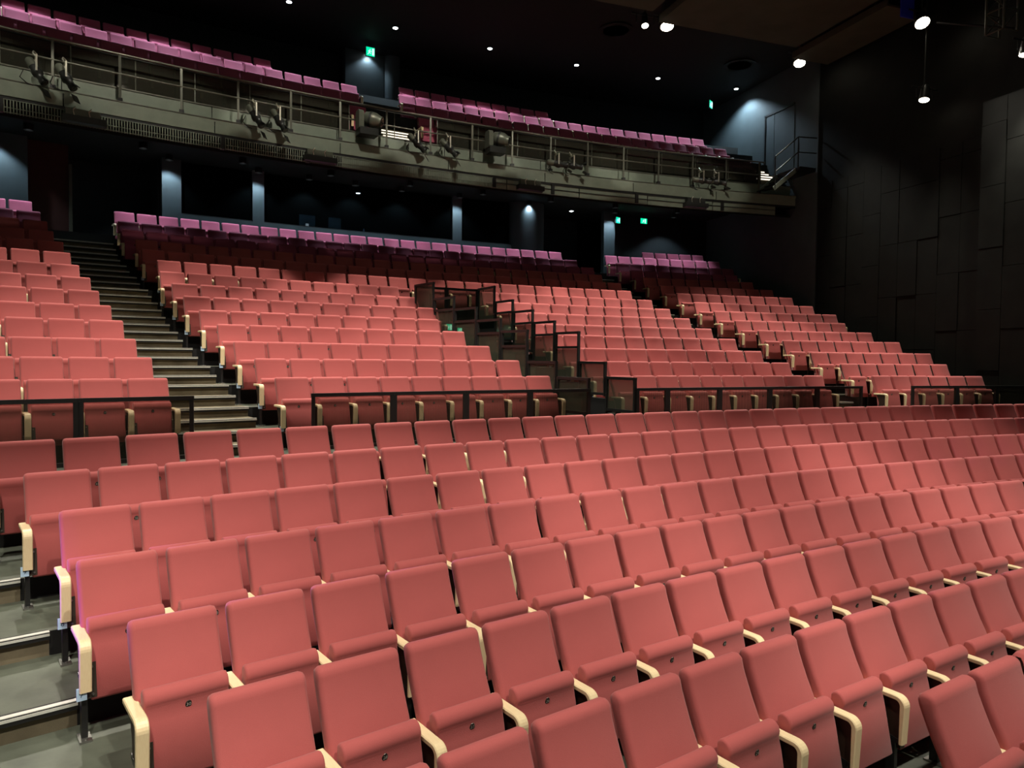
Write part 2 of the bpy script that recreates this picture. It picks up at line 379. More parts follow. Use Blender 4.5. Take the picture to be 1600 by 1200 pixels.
while t < -.115:
    g.bar(pol(RF+.03, t, 4.98), pol(RF+.03, t, 5.27), .022, .022); t += .056/55.6
for z in (5.0, 5.1, 5.26): g.arc(RF+.015, RF+.042, z-.008, z+.008, -.42, -.115)
g = g.build('grille_bars', olive, bal); g['kind'] = 'stuff'
MB().arc(RF+.02, RF+.035, 5.13, 5.145, -.115, .07).build('cable', black_steel, bal)
for px_t in (-.3285, -.249, -.2115, -.1145, -.0795, -.026, .032):
    b = MB()
    p = [(0, 5.30), (.34, 5.30), (.34, 5.22), (.14, 5.06), (.14, 4.99), (0, 4.99)]
    vs = [pol(RF-.01+q, px_t+s*.05/RF, z) for s in (-1, 1) for q, z in p]; n = len(p)
    b.add(vs, [(i, (i+1) % n, n+(i+1) % n, n+i) for i in range(n)] + [tuple(range(n)), tuple(range(2*n-1, n-1, -1))])
    b.build('bracket', black_steel, bal)
# railing pipes
ral = thing('balcony_railing', 'grey pipe railing with posts along the balcony front', 'railing', pol(55.5, -.14, 5.65))
tpost = [-.3116+i*1.281/55.5 for i in range(-4, 17)]
def arcline(R, z, t0, t1, n): return [pol(R, t0+(t1-t0)*i/n, z) for i in range(n+1)]
MB().tube(arcline(55.5, 6.73, tpost[0], tpost[-1]+.004, 60), .026, 8).build('top_rail', rail_m, ral)
MB().tube(arcline(55.5, 6.29, tpost[0], tpost[-1]+.004, 60), .022, 8).build('middle_rail', rail_m, ral)
post_me = None
for t in tpost:
    b = MB(); b.bar(pol(55.5, t, 5.65), pol(55.5, t, 6.73), .05, .03); o = b.build('post', rail_m, ral)
    MB().box(pol(55.5, t, 5.65)-Vector((.05, .05, 0)), pol(55.5, t, 5.65)+Vector((.05, .05, .10))).build('post_foot', black_steel, o)
# inner guard with dark glass in front of the first balcony row
gl = thing('balcony_guard', 'dark glass guard with slim posts in front of first balcony row', 'guard rail', pol(55.83, -.2, 6.06))
t = TB0
while t < .055:
    MB().bar(pol(55.83, t, 6.06), pol(55.83, t, 6.80), .02, .02).build('post', rail_m, gl)
    if not (-.195 < t < -.152 or t > .05): MB().arc(55.83, 55.836, 6.07, 6.78, t, t+.023).build('glass_panel', balcony_glass, gl)
    t += .023
MB().arc(55.81, 55.85, 6.78, 6.81, TB0, .055).build('guard_cap', black_steel, gl)
# balcony rear pieces: lit wall bits in the gangway
bw = thing('wall_balcony_rear', 'blue-grey wall and column at the balcony gangway', 'wall', pol(60.6, -.15, 6.9), kind='structure')
MB().arc(61.2, 61.4, 5.82, 10.6, TB0, -.168).build('rear_wall', wall_deep, bw)
MB().arc(60.5, 60.8, 5.82, 10.6, -.168, -.146).build('gangway_wall', wall_grey, bw)
c = MB(); c.lathe([(0, .29), (4.8, .29)], pol(60.6, -.1410, 5.82), (0, 0, 1), 24); c.build('column', wall_grey, bw)
MB().arc(61.2, 61.4, 5.82, 10.6, -.1385, .0835).build('rear_wall', wall_deep, bw)
# lit steps of the balcony gangways
for nm, t0, t1, lab, dz in (('gangway_steps', -9.72, -8.62, 'brightly lit steps in the gangway of the balcony', .06), ('gangway_steps', 3.40, 4.45, 'brightly lit steps at the right end of the balcony', .28)):
    st = thing(nm, lab, 'steps', pol(57, (t0+t1)/2/57, BZ[0][1]-SH))
    for j in range(4):
        R = 56.06+.26*j; z = BZ[0][1]-SH+dz+.155*(j+1)
        MB().arc(R, 57.09, BZ[0][1]-SH+(dz if j else 0)+.155*j, z, t0/57, t1/57).build('step', riser_m, st)
        MB().arc(R-.012, R, z-.085, z-.045, (t0+.04)/57, (t1-.04)/57).build('led_strip', led_step, st)
# door in the lit part of the right wall, and the landing stair below it
dr = thing('door_1', 'grey door outlined in black high on the right wall', 'door', (XW, 56.3, 6.1+ZO), kind='structure')
MB().box((XW-.03, 57.0, 6.1+ZO), (XW, 57.07, 8.95+ZO)).build('frame', black_steel, dr); MB().box((XW-.03, 55.5, 8.88+ZO), (XW, 57.07, 8.95+ZO)).build('frame', black_steel, dr)
MB().box((XW-.012, 56.55, 6.1+ZO), (XW, 57.0, 8.88+ZO)).build('leaf', wall_grey, dr); MB().box((XW-.012, 55.5, 6.1+ZO), (XW, 56.53, 8.88+ZO)).build('leaf', wall_grey, dr)
ss = thing('landing_stair', 'dark metal stair and landing with pipe rails against the right wall', 'stairs', (4.2, 55.2, 5.65+ZO))
MB().box((4.02, 54.4, 6.30+ZO), (4.68, 55.75, 6.42+ZO)).build('landing', black_steel, ss)
for j in range(4): MB().box((3.3+.18*j, 54.6, 5.78+.13*j+ZO), (3.52+.18*j, 55.5, 5.81+.13*j+ZO)).build('tread', black_steel, ss)
for yy in (54.6, 55.5): MB().bar((3.15, yy, 5.66+ZO), (4.05, yy, 6.36+ZO), .03, .14).build('stringer', olive, ss)
for dz, nmx in ((1.05, 'top_rail'), (.55, 'middle_rail')):
    MB().tube([(3.2, 54.6, 5.66+dz+ZO), (4.03, 54.5, 6.36+dz+ZO), (4.68, 54.4, 6.36+dz+ZO)], .022).build(nmx, black_steel, ss)
MB().tube([(4.03, 54.5, 6.36+ZO), (4.03, 54.5, 7.41+ZO)], .022).build('post', black_steel, ss)
MB().tube([(3.2, 54.6, 5.66+ZO), (3.2, 54.6, 6.71+ZO)], .022).build('post', black_steel, ss)

# ------------------------------------------------------------------ guard rails in front of the upper stalls and round the sunken entrance
def module(parent, p, q, z0, z1, zg0=None, zg1=None):          # frame between two plan points, glass infill
    p, q = Vector(p), Vector(q); d = (q-p).normalized()
    zg1 = z1 if zg1 is None else zg1
    P = lambda s, z: Vector((s.x, s.y, z+ZO))
    MB().bar(P(p+d*.025, z0), P(p+d*.025, z1), .05, .05).build('post', black_steel, parent)
    MB().bar(P(q-d*.025, z0), P(q-d*.025, z1), .05, .05).build('post', black_steel, parent)
    MB().bar(P(p, z1-.025), P(q, z1-.025), .055, .05).build('top_bar', black_steel, parent)
    if zg1 < z1-.05: MB().bar(P(p, zg1), P(q, zg1), .05, .05).build('middle_bar', black_steel, parent)
    MB().bar(P(p, zg0-.02), P(q, zg0-.02), .05, .05).build('bottom_bar', black_steel, parent)
    n = Vector((-d.y, d.x, 0))*.005
    b = MB(); a0, a1 = p+d*.05, q-d*.05
    b.add([P(a0-n, zg0), P(a1-n, zg0), P(a1-n, zg1-.03), P(a0-n, zg1-.03), P(a0+n, zg0), P(a1+n, zg0), P(a1+n, zg1-.03), P(a0+n, zg1-.03)],
          [(0,1,2,3),(7,6,5,4),(0,4,5,1),(1,5,6,2),(2,6,7,3),(3,7,4,0)])
    b.build('glass_panel', entrance_glass if parent.name.startswith('entrance') else rail_glass, parent)
    MB().bar(P(p+d*.025+n*4, zg0+.28), P(p+d*.025+n*5, zg0+.28), .02, .02).build('clip', grey_steel, parent)
    MB().bar(P(q-d*.025+n*4, zg0+.28), P(q-d*.025+n*5, zg0+.28), .02, .02).build('clip', grey_steel, parent)
pl = lambda R, th: Vector((R*math.sin(th), R*math.cos(th), 0))
zf = KZ[1]-SH
for lab, ts in (('black framed glass guard rail left of the left stairs', (-.3765, -.350, -.3238, -.2969)),
                ('black framed glass guard rail between left stairs and sunken entrance', (-.2643, -.238, -.2120, -.1867, -.1609)),
                ('black framed glass guard rail between sunken entrance and right stairs', (-.1395, -.1246, -.0982, -.0715, -.0451, -.0193)),
                ('black framed glass guard rail between right stairs and right wall', (.0103, .0376, .0622, .088))):
    gr = thing('guard_rail', lab, 'guard rail', pol(RV0, (ts[0]+ts[-1])/2, zf), group='guard rails before the upper stalls')
    for a, c_ in zip(ts, ts[1:]): module(gr, pl(RV0, a), pl(RV0, c_), zf, -.515, zf+.09)
# sunken entrance: pit walls, floor, stepped guards
pit = thing('entrance_pit', 'black walled sunken entrance between two blocks of seats', 'entrance', pol(50, -.155, zf), kind='structure')
MB().arc(52.84, 52.95, -1.4, KZ[7]-SH, thl(52.8)-.002, thr(52.8)+.002).build('rear_wall', tier_face, pit)
MB().arc(52.80, 52.84, -1.35, .45, -.170, -.153).build('portal', wall_deep, pit)
gpl = thing('entrance_guard', 'stepped black framed glass guards on left side of sunken entrance', 'guard rail', pol(49.5, -.168, zf))
gpr = thing('entrance_guard', 'stepped black framed glass guards on right side of sunken entrance', 'guard rail', pol(49.5, -.142, zf))
gpb = thing('entrance_guard', 'black framed glass guard across the rear of sunken entrance', 'guard rail', pol(52.9, -.161, .5))
gtop = [-.33, -.05, .23, .505, .785, 1.07, 1.74]; rtop = [-.33, -.05, .55, .80, 1.08, 1.36, 1.74]
for j in range(7):
    R0, R1 = RV0+DV*j+.02, RV0+DV*(j+1)
    for f, par in ((thl, gpl), (thr, gpr)):
        module(par, pl(R0, f(R0)), pl(R1, f(R1)), gtop[j]-.66, rtop[j], gtop[j]-.60 if j < 6 else .92, gtop[j])
        b = MB(); off = .03 if f is thr else -.03
        p0, p1 = pl(R0, f(R0)+off/50), pl(R1, f(R1)+off/50)
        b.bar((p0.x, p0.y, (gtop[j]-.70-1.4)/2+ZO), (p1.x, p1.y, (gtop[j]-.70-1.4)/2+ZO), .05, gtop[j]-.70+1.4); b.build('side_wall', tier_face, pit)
tm = (thl(52.9)+thr(52.9))/2
module(gpb, pl(52.88, thl(52.88)), pl(52.88, tm), .74, 1.72, .92); module(gpb, pl(52.88, tm), pl(52.88, thr(52.88)), .74, 1.72, .92)

# ------------------------------------------------------------------ seat shapes
def rounded(poly_front, th, ntop=6):
    """front line from bottom to top, thickness th behind it, half-round top"""
    f = poly_front; (y1, z1) = f[-1]
    pts = list(f)
    for i in range(1, ntop):
        a = PI*i/ntop
        pts.append((y1+th/2-th/2*math.cos(a), z1+th/2*math.sin(a)*.9))
    pts += [(y+th, z) for y, z in reversed(f)]
    return pts
def soft(poly, w, bev):
    """extrude a (y,z) outline along x with rounded side edges"""
    n = len(poly); cy = sum(p[0] for p in poly)/n; cz = sum(p[1] for p in poly)/n
    def inset(d):
        out = []
        for i in range(n):
            p0, p1, p2 = Vector(poly[i-1]), Vector(poly[i]), Vector(poly[(i+1) % n])
            e1, e2 = (p1-p0).normalized(), (p2-p1).normalized()
            nn = Vector((-(e1.y+e2.y), e1.x+e2.x))
            nn = nn.normalized() if nn.length > 1e-6 else Vector((0, 0))
            out.append((p1.x+nn.x*d*SGN, p1.y+nn.y*d*SGN))
        return out
    area = sum(poly[i-1][0]*poly[i][1]-poly[i][0]*poly[i-1][1] for i in range(n)); SGN = 1 if area > 0 else -1
    secs = [(-w/2, bev), (-w/2+bev*.3, bev*.3), (-w/2+bev, 0), (w/2-bev, 0), (w/2-bev*.3, bev*.3), (w/2, bev)]
    vs = []
    for x, d in secs: vs += [(x, yy, zz) for yy, zz in inset(d)]
    b = MB(); m_ = len(secs)
    b.add(vs, [(i*n+k, i*n+(k+1) % n, (i+1)*n+(k+1) % n, (i+1)*n+k) for i in range(m_-1) for k in range(n)] + [tuple(range(n)), tuple(range((m_-1)*n, m_*n))], 0, True)
    return b
def part_mesh(b, name, mats): return b.mesh(name, mats if isinstance(mats, list) else [mats])
# backrest: leaning upholstered panel with a soft top
bk_front = [(-.225, .25), (-.222, .40), (-.205, .50), (-.172, .60), (-.132, .69), (-.086, .78), (-.046, .87), (-.015, .945), (-.004, .984)]
ME_BACK = part_mesh(soft(rounded(bk_front, .105), .487, .026), 'backrest', fabric)
# tipped-up seat: roll at the top (the front edge of the seat) and flat underside
pan_prof = [(-.278, .240), (-.348, .240), (-.361, .257), (-.300, .56), (-.279, .638), (-.284, .652), (-.286, .676), (-.276, .702), (-.256, .720), (-.230, .727), (-.205, .720), (-.188, .698), (-.186, .64), (-.235, .40)]
ME_PAN = part_mesh(soft(pan_prof, .450, .014), 'seat_pan', fabric)
def arm_mesh():
    # bent-wood arm: level top, rounded front corner, tapering upright
    outer = [(-.06, .638)]; inner = [(-.06, .606)]
    for i in range(7):
        a = PI/2*i/6
        outer.append((-.355-.065*math.sin(a), .573+.065*math.cos(a)))
        inner.append((-.352-.030*math.sin(a), .573+.033*math.cos(a)))
    outer.append((-.406, .318)); inner.append((-.380, .318))
    b = MB(); wv = .034; bv = .006
    n = len(outer)
    for x0, x1 in ((-wv, wv),):
        vs = []
        for x, ins in ((x0, bv), (x0+bv, 0), (x1-bv, 0), (x1, bv)):
            for (oy, oz), (iy, iz) in zip(outer, inner):
                d = Vector((iy-oy, iz-oz)).normalized()*ins
                vs.append((x, oy+d.x, oz+d.y)); vs.append((x, iy-d.x, iz-d.y))
        fs = []; L = 2*n
        for s_ in range(3):
            for i in range(n-1):
                fs.append((s_*L+2*i, s_*L+2*i+2, (s_+1)*L+2*i+2, (s_+1)*L+2*i))
                fs.append((s_*L+2*i+1, (s_+1)*L+2*i+1, (s_+1)*L+2*i+3, s_*L+2*i+3))
            fs.append((s_*L, (s_+1)*L, (s_+1)*L+1, s_*L+1)); fs.append((s_*L+2*n-2, s_*L+2*n-1, (s_+1)*L+2*n-1, (s_+1)*L+2*n-2))
        for i in range(n-1):
            fs.append((2*i, 2*i+1, 2*i+3, 2*i+2)); fs.append((3*L+2*i, 3*L+2*i+2, 3*L+2*i+3, 3*L+2*i+1))
        b.add(vs, fs, 0, False)
    return b.mesh('armrest', [wood])
ME_ARM = arm_mesh()
b = MB(); b.prism([(-.20, .32), (-.372, .32), (-.372, .60), (-.12, .606), (-.19, .45)], -.011, .011); ME_SIDE = part_mesh(b, 'side_panel', dark_panel)
b = MB(); b.bar((0, -.32, .012), (0, -.32, .34), .034, .06); b.bar((0, -.18, .36), (0, -.385, .325), .03, .03); ME_LEG = part_mesh(b, 'leg', black_steel)
b = MB(); b.box((-.035, -.40, 0), (.035, -.26, .014)); b.tube([(0, -.378, .014), (0, -.378, .022)], .010, 6); ME_FOOT = part_mesh(b, 'foot', grey_steel)
b = MB(); b.add([(x, y-e, z) for e in (.0, .012) for x, y, z in ((-.245, -.353, .262), (-.190, -.353, .262), (-.190, -.311, .47), (-.245, -.311, .47))], [(0,1,2,3),(7,6,5,4),(0,4,5,1),(1,5,6,2),(2,6,7,3),(3,7,4,0)], 0)
b.tube([(-.212, -.337, .445), (-.212, -.326, .445)], .008, 6, 1); b.tube([(-.212, -.373, .285), (-.212, -.36, .285)], .008, 6, 1)
b.tube([(-.270, -.335, .37), (-.235, -.335, .37)], .010, 6, 1); ME_HINGE = part_mesh(b, 'hinge_plate', [mat('hinge_brown_steel', (.035, .028, .020), .45), grey_steel])
b = MB(); b.box((-.20, -.16, .22), (.20, -.14, .26)); b.bar((-.262, -.19, .33), (.262, -.19, .33), .03, .05); ME_BEAM = part_mesh(b, 'support_beam', black_steel)

# number plates with their figures
def text_mesh(txt, size, ax=.5):
    cu = bpy.data.curves.new('figures', 'FONT'); cu.body = txt; cu.size = size; cu.align_x = 'CENTER'; cu.align_y = 'CENTER'
    cu.resolution_u = 2
    ob = bpy.data.objects.new('figures', cu); COL.objects.link(ob)
    dg = bpy.context.evaluated_depsgraph_get(); me = ob.evaluated_get(dg).to_mesh()
    vs = [tuple(v.co) for v in me.vertices]; fs = [tuple(p.vertices) for p in me.polygons]
    ob.evaluated_get(dg).to_mesh_clear(); bpy.data.objects.remove(ob); bpy.data.curves.remove(cu)
    return vs, fs
PLATES = {}
def plate_mesh(n):
    if n in PLATES: return PLATES[n]
    b = MB(); zc, yc = .612, -.2895
    ring = [(.0175*math.cos(2*PI*k/12), .0235*math.sin(2*PI*k/12)) for k in range(12)]
    b.add([(x, yc-z*.2, zc+z) for x, z in ring]+[(x*.9, yc-.004-z*.2*.9, zc+z*.9) for x, z in ring],
          [(k, (k+1) % 12, 12+(k+1) % 12, 12+k) for k in range(12)]+[tuple(range(12, 24))])
    vs, fs = text_mesh(str(n), .027)
    b.add([(x, yc-.0048-y*.2, zc+y) for x, y, _ in vs], fs, 1)
    PLATES[n] = b.mesh('number_plate', [plate_dark, plate_ink]); return PLATES[n]
TAGS = {}
def tag_mesh(n):
    if n in TAGS: return TAGS[n]
    b = MB(); b.box((-.028, -.392, .268), (.028, -.380, .345), 0)
    vs, fs = text_mesh(str(n), .05); b.add([(x, -.3928, .304+y) for x, y, _ in vs], fs, 1)
    TAGS[n] = b.mesh('row_tag', [tag_blue, tag_ink]); return TAGS[n]

# ------------------------------------------------------------------ list of all seats
SEATS = []      # dict: R, z(top), lat centre, label, group, left-end?, number, row tag
def put(R, z, lat, **kw):
    SEATS.append(dict(R=R-.05, z=z, th=(lat+.2435)/R, **kw))
rowno = dict(zip('ABCDEFGH', (10, 9, 8, 7, 6, 5, 4, 3)))
lowfirst = {'A': (-15.488, 33), 'B': (-15.023, 31), 'C': (-14.57, 29), 'D': (-14.274, 26), 'E': (-13.837, 22), 'F': (-13.346, 20), 'G': (-12.837, 15), 'H': (-9.472, 7)}
lown = {'A': 34, 'B': 33, 'C': 32, 'D': 31, 'E': 30, 'F': 29, 'G': 28, 'H': 22}
for ri, k in enumerate('ABCDEFGH'):
    R, z = LOW[k]; l0, n = lowfirst[k]
    for i in range(n):
        put(R, z, l0+PW*i, label='red tip-up seat %s from left in %s row below the guard rails' % (ordinal(i+1), ordinal(ri+1)), group='front block seats',
            left=(i == 0), num=lown[k]-i, row=rowno[k], right=False)
for k in range(1, 15):
    R, z = KR[k], KZ[k]
    for i in range(UN[k]):
        place = 'between left stairs and sunken entrance' if k <= 8 else 'between the two flights of stairs'
        put(R, z, UST[k]+PW*i, label='red tip-up seat %s from left in %s row %s' % (ordinal(i+1), ordinal(k), place), group='middle block seats', left=(i == 0), num=UN[k]-i+12, row=10+k, right=(i == UN[k]-1))
    if k <= 8:
        for i in range(10):
            put(R, z, WST[k]+PW*i, label='red tip-up seat %s from left in %s row between sunken entrance and right stairs' % (ordinal(i+1), ordinal(k)), group='right middle block seats', left=(i == 0), num=12-i, row=10+k, right=(i == 9))
    for i in range(6):
        put(R, z, LEN[k]-PW*(i+1), label='red tip-up seat %s from the stairs in %s row left of left stairs' % (ordinal(i+1), ordinal(k)), group='left block seats', left=False, num=36+i, row=10+k, right=(i == 0))
for k in range(1, 16):
    for i in range(VN[k]):
        put(KR[k], KZ[k], VST[k]+PW*i, label='red tip-up seat %s from the stairs in %s row right of right stairs' % (ordinal(i+1), ordinal(k)), group='right block seats', left=(i == 0), num=8-i if i < 8 else 1, row=10+k, right=False)
for k, l0, n in ((0, -21, 20), (0, -8.5, 22), (1, -10.67-.55*17, 18), (1, -8.413, 21), (2, -18.84-.55*2, 18), (2, -8.78, 21), (3, -10.9-.55*15, 12), (3, -8.6, 10)):
    R, z = BZ[k]
    for i in range(n):
        if k == 0 and l0 == -21 and l0+PW*i > -10.4: continue
        put(R, z, l0+PW*i, label='', group='balcony', left=(i == 0), num=10, row=1, right=False)
for s in SEATS:
    p = project(pol(s['R'], s['th'], s['z'])); s['px'] = None
    if p and -90 < p[0] < 1690 and -80 < p[1] < 1330: s['px'] = p
    s['vis'] = bool(s['px']) and -20 < s['px'][0] < 1620 and p[1] < 1230
vis = sorted([s for s in SEATS if s['px'] and s['label']], key=lambda s: (not s['vis'], s['px'][2]))
single = vis[:300]; sid = set(id(s) for s in single)

def child(name, me, parent, loc=(0, 0, 0)):
    o = bpy.data.objects.new(name, me); COL.objects.link(o); o.parent = parent; o.location = loc
    return o
for s in single:
    base = pol(s['R'], s['th'], s['z']-SH)
    t = thing('theatre_seat', s['label'], 'seat', base, -s['th'], s['group'])
    child('backrest', ME_BACK, t)
    pan = child('seat_pan', ME_PAN, t)
    child('number_plate', plate_mesh(max(1, s['num'])), pan); child('hinge_plate', ME_HINGE, pan)
    child('support_beam', ME_BEAM, t)
    for x in ((-.257, .275) if s['left'] else (.275,)):
        a = child('armrest', ME_ARM, t, (x, 0, 0)); child('side_panel', ME_SIDE, a)
        lg = child('leg', ME_LEG, t, (x, 0, 0)); child('foot', ME_FOOT, lg)
    if s['left']: child('row_tag', tag_mesh(s['row']), t, (-.277, 0, 0))
# all farther seats: one countless mass
rest = [s for s in SEATS if s['px'] and id(s) not in sid]
big = MB(); PURPLE = (1, 22, 23, 24, 25)
def low_mesh():
    out = MB()
    sb = soft(rounded(bk_front, .105, 3), .487, .026); out.add(sb.v, sb.f, 0, True)
    sp = soft(pan_prof, .450, .014); out.add(sp.v, sp.f, 0, True)
    for me, mi in ((ME_ARM, 1), (ME_SIDE, 2)):
        out.add([(v.co.x+.275, v.co.y, v.co.z) for v in me.vertices], [tuple(p.vertices) for p in me.polygons], mi)
    pm = plate_mesh(10); out.add([tuple(v.co) for v in pm.vertices][:24], [tuple(p.vertices) for p in pm.polygons if max(p.vertices) < 24], 3)
    out.box((.258, -.30, 0), (.292, -.24, .32), 3)
    return out
LM = low_mesh(); LMA = [(tuple((v.co.x-.275, v.co.y, v.co.z) for v in ME_ARM.vertices), [tuple(p.vertices) for p in ME_ARM.polygons])]
for s in rest:
    base = pol(s['R'], s['th'], s['z']-SH); c_, s_ = math.cos(-s['th']), math.sin(-s['th'])
    tf = lambda v: (base.x+v[0]*c_-v[1]*s_, base.y+v[0]*s_+v[1]*c_, base.z+v[2])
    k = len(big.v); big.v += [tf(v) for v in LM.v]
    for f, mi, sm in zip(LM.f, LM.mi, LM.sm): big.f.append([i+k for i in f]); big.mi.append(4 if mi == 0 and s['row'] in PURPLE else mi); big.sm.append(sm)
    if s['left']: big.add([tf(v) for v in LMA[0][0]], LMA[0][1], 1)
if big.v:
    me = bpy.data.meshes.new('distant_theatre_seats'); me.from_pydata(big.v, [], big.f)
    for mm in (fabric, wood, dark_panel, black_steel, purple_fabric): me.materials.append(mm)
    me.polygons.foreach_set('material_index', big.mi); me.polygons.foreach_set('use_smooth', big.sm); me.update()
    o = bpy.data.objects.new('distant_theatre_seats', me); COL.objects.link(o)
    o['kind'] = 'stuff'; o['label'] = 'farther rows of red and purple seats at the rear and on the balcony'; o['category'] = 'seats'
print('SEATS', len(SEATS), 'single', len(single), 'rest', len(rest))

# ------------------------------------------------------------------ stage lights on the balcony front
def spotlight(lat, z, lab, ax=(.9, -.35, -.18)):
    th = lat/55.3; t = thing('stage_spotlight', lab, 'stage light', pol(55.32, th, z-.35), -th, 'stage lights on the balcony front')
    kw = dict(world=False)
    b = MB(); b.lathe([(-.26, .05), (-.24, .075), (-.05, .085), (.02, .11), (.10, .11), (.12, .08), (.24, .07), (.25, .085), (.33, .085)], (0, 0, .30), ax, 14)
    body = b.build('body', fixture_m, t, **kw)
    b = MB(); b.lathe([(-.30, .06), (-.27, .085), (-.10, .09)], (0, 0, .30), ax, 14); b.build('rear_cap', fixture_grey, body, **kw)
    b = MB(); b.lathe([(.331, .075), (.338, .07)], (0, 0, .30), ax, 14); b.build('lens', lens_m, body, **kw)
    b = MB(); b.bar((.0, -.15, .26), (.0, -.15, .58), .035, .012); b.bar((0, .13, .26), (0, .13, .58), .035, .012); b.bar((0, -.155, .58), (0, .135, .58), .035, .012); b.build('yoke', alu_hook, t, **kw)
    b = MB(); b.tube([(0, 0, .58), (-.05, .02, .66), (-.03, .10, .72), (.03, .17, .70), (.04, .19, .64)], .018, 6); b.build('hook_clamp', alu_hook, t, **kw)
    av = Vector(ax).normalized()
    for sg in (-1, 1):
        c0 = Vector((0, 0, .30))+av*.34+Vector((0, 0, .12*sg)); MB().bar(c0, c0+av*.13+Vector((0, 0, .05*sg)), .18, .012).build('barn_door', fixture_m, body, **kw)
    b = MB(); b.tube([(-.22, 0, .26), (-.28, .05, .12), (-.16, .10, .04), (.05, .16, .0), (.3, .2, -.02)], .010, 5); b.build('cable', black_steel, t, **kw)
for px, z, lab in ((-17.55, 5.98, 'leftmost stage spotlight clamped to the balcony railing at the frame edge'), (-17.02, 5.98, 'second stage spotlight from the left on the balcony railing'),
                   (-13.05, 5.93, 'left one of the spotlight pair above the first booth pillar'), (-12.48, 5.93, 'right one of the spotlight pair above the first booth pillar'),
                   (-8.78, 5.95, 'stage spotlight hanging right of the lit gangway steps'), (-7.83, 5.95, 'stage spotlight hanging left of the right moving head light'),
                   (-4.35, 5.93, 'left one of the spotlight pair above the round column'), (-3.83, 5.93, 'right one of the spotlight pair above the round column'),
                   (.85, 5.93, 'left one of the two rightmost railing spotlights'), (1.42, 5.93, 'rightmost spotlight on the balcony railing')):
    spotlight(px, z, lab, (.42, -.38, -.82) if px < -9 else (.62, -.35, -.70) if px < -7 else (.93, -.25, -.12))
def moving_head(lat, z, lab):
    th = lat/55.25; t = thing('moving_head_light', lab, 'stage light', pol(55.25, th, z-.30), -th, 'moving head lights'); kw = dict(world=False)
    b = MB(); b.prism([(-.16, .08), (.16, .08), (.16, .48), (.10, .55), (-.10, .55), (-.16, .48)], -.30, -.17); b.build('yoke', fixture_grey, t, **kw)
    b = MB(); b.lathe([(-.20, .10), (-.17, .17), (-.02, .205), (.10, .20), (.20, .16), (.24, .14), (.30, .14)], (.08, -.02, .36), (.75, -.55, -.25), 18); hd = b.build('head', fixture_grey, t, **kw)
    b = MB(); b.lathe([(.301, .115), (.306, .11)], (.08, -.02, .36), (.75, -.55, -.25), 18); b.build('lens', lens_m, hd, **kw)
    b = MB(); b.lathe([(-.03, .212), (.03, .212)], (.08, -.02, .36), (.75, -.55, -.25), 18); b.build('band', fixture_m, hd, **kw)
    b = MB(); b.box((-.28, -.18, -.08), (.22, .18, .10)); b.box((-.10, .18, .0), (.04, .26, .42)); b.build('base', fixture_m, t, **kw)
moving_head(-10.16, 6.22, 'round grey moving head light left of the lit gangway steps')
moving_head(-6.36, 6.27, 'round grey moving head light right of the railing centre')
for lat, lab in ((-11.43, 'grey flood box under the balcony front left of the moving head'), (-5.2, 'grey flood box under the balcony front near the round column'), (.7, 'black flood box under the two rightmost spotlights'), (-16.7, 'dark flood box under the leftmost spotlights')):
    th = lat/55.4; t = thing('flood_box', lab, 'stage light', pol(55.38, th, 4.98), -th, 'flood boxes under the balcony front'); kw = dict(world=False)
    b = MB(); b.box((-.42, -.12, .02), (.42, .10, .16)); b.build('housing', fixture_m, t, **kw)
    b = MB(); b.box((-.36, -.10, .16), (.30, .06, .30)); b.build('gear_case', fixture_grey if lat != .7 else fixture_m, t, **kw)
    for x in (-.2, .1):
        b = MB(); b.tube([(x, -.11, .16), (x-.03, -.13, .26), (x+.03, -.12, .34)], .014, 6); b.build('hook_clamp', alu_hook, t, **kw)

# ------------------------------------------------------------------ lamps
def house_lamp(x, y, z, target, lab, watts=P_HOUSE, deg=70, size=.17, blend=.6):
    t = thing('house_lamp', lab, 'lamp', (x, y, z+ZO), 0, 'warm house lamps')
    d = (Vector(target)-Vector((x, y, z+ZO))).normalized()
    cdir = (Vector((CX, CY, ZO))-Vector((x, y, z+ZO))).normalized()
    ax = d
    b = MB(); b.lathe([(-.36, .08), (-.30, size*.8), (-.02, size), (.06, size*1.12)], Vector((x, y, z+ZO)), ax, 16); b.build('housing', fixture_m, t)
    b = MB(); b.lathe([(.061, size*.98), (.075, size*.9), (.085, size*.5)], Vector((x, y, z+ZO)), ax, 16); b.build('lens', lamp_warm, t)
    b = MB(); b.tube([(x-.28, y, z+ZO+.25), (x-.28, y, z+ZO+.0)], .014, 6); b.tube([(x+.28, y, z+ZO+.25), (x+.28, y, z+ZO)], .014, 6); b.tube([(x-.45, y, z+ZO+.25), (x+.45, y, z+ZO+.25)], .02, 6); 
    if not any(x0-.1 < x < x1+.1 and y0-.1 < y < y1+.1 for x0, x1, y0, y1 in CLOUDS): b.tube([(x, y, z+ZO+.25), (x, y, 10.26+ZO)], .02, 6)
    b.build('yoke', fixture_m, t)
    return spot('lamp_light', Vector((x, y, z+ZO))+d*.16, target, watts, C_WARM, deg, blend, t, .1)
def tgt(lat, R, z): return pol(R, lat/R, z)
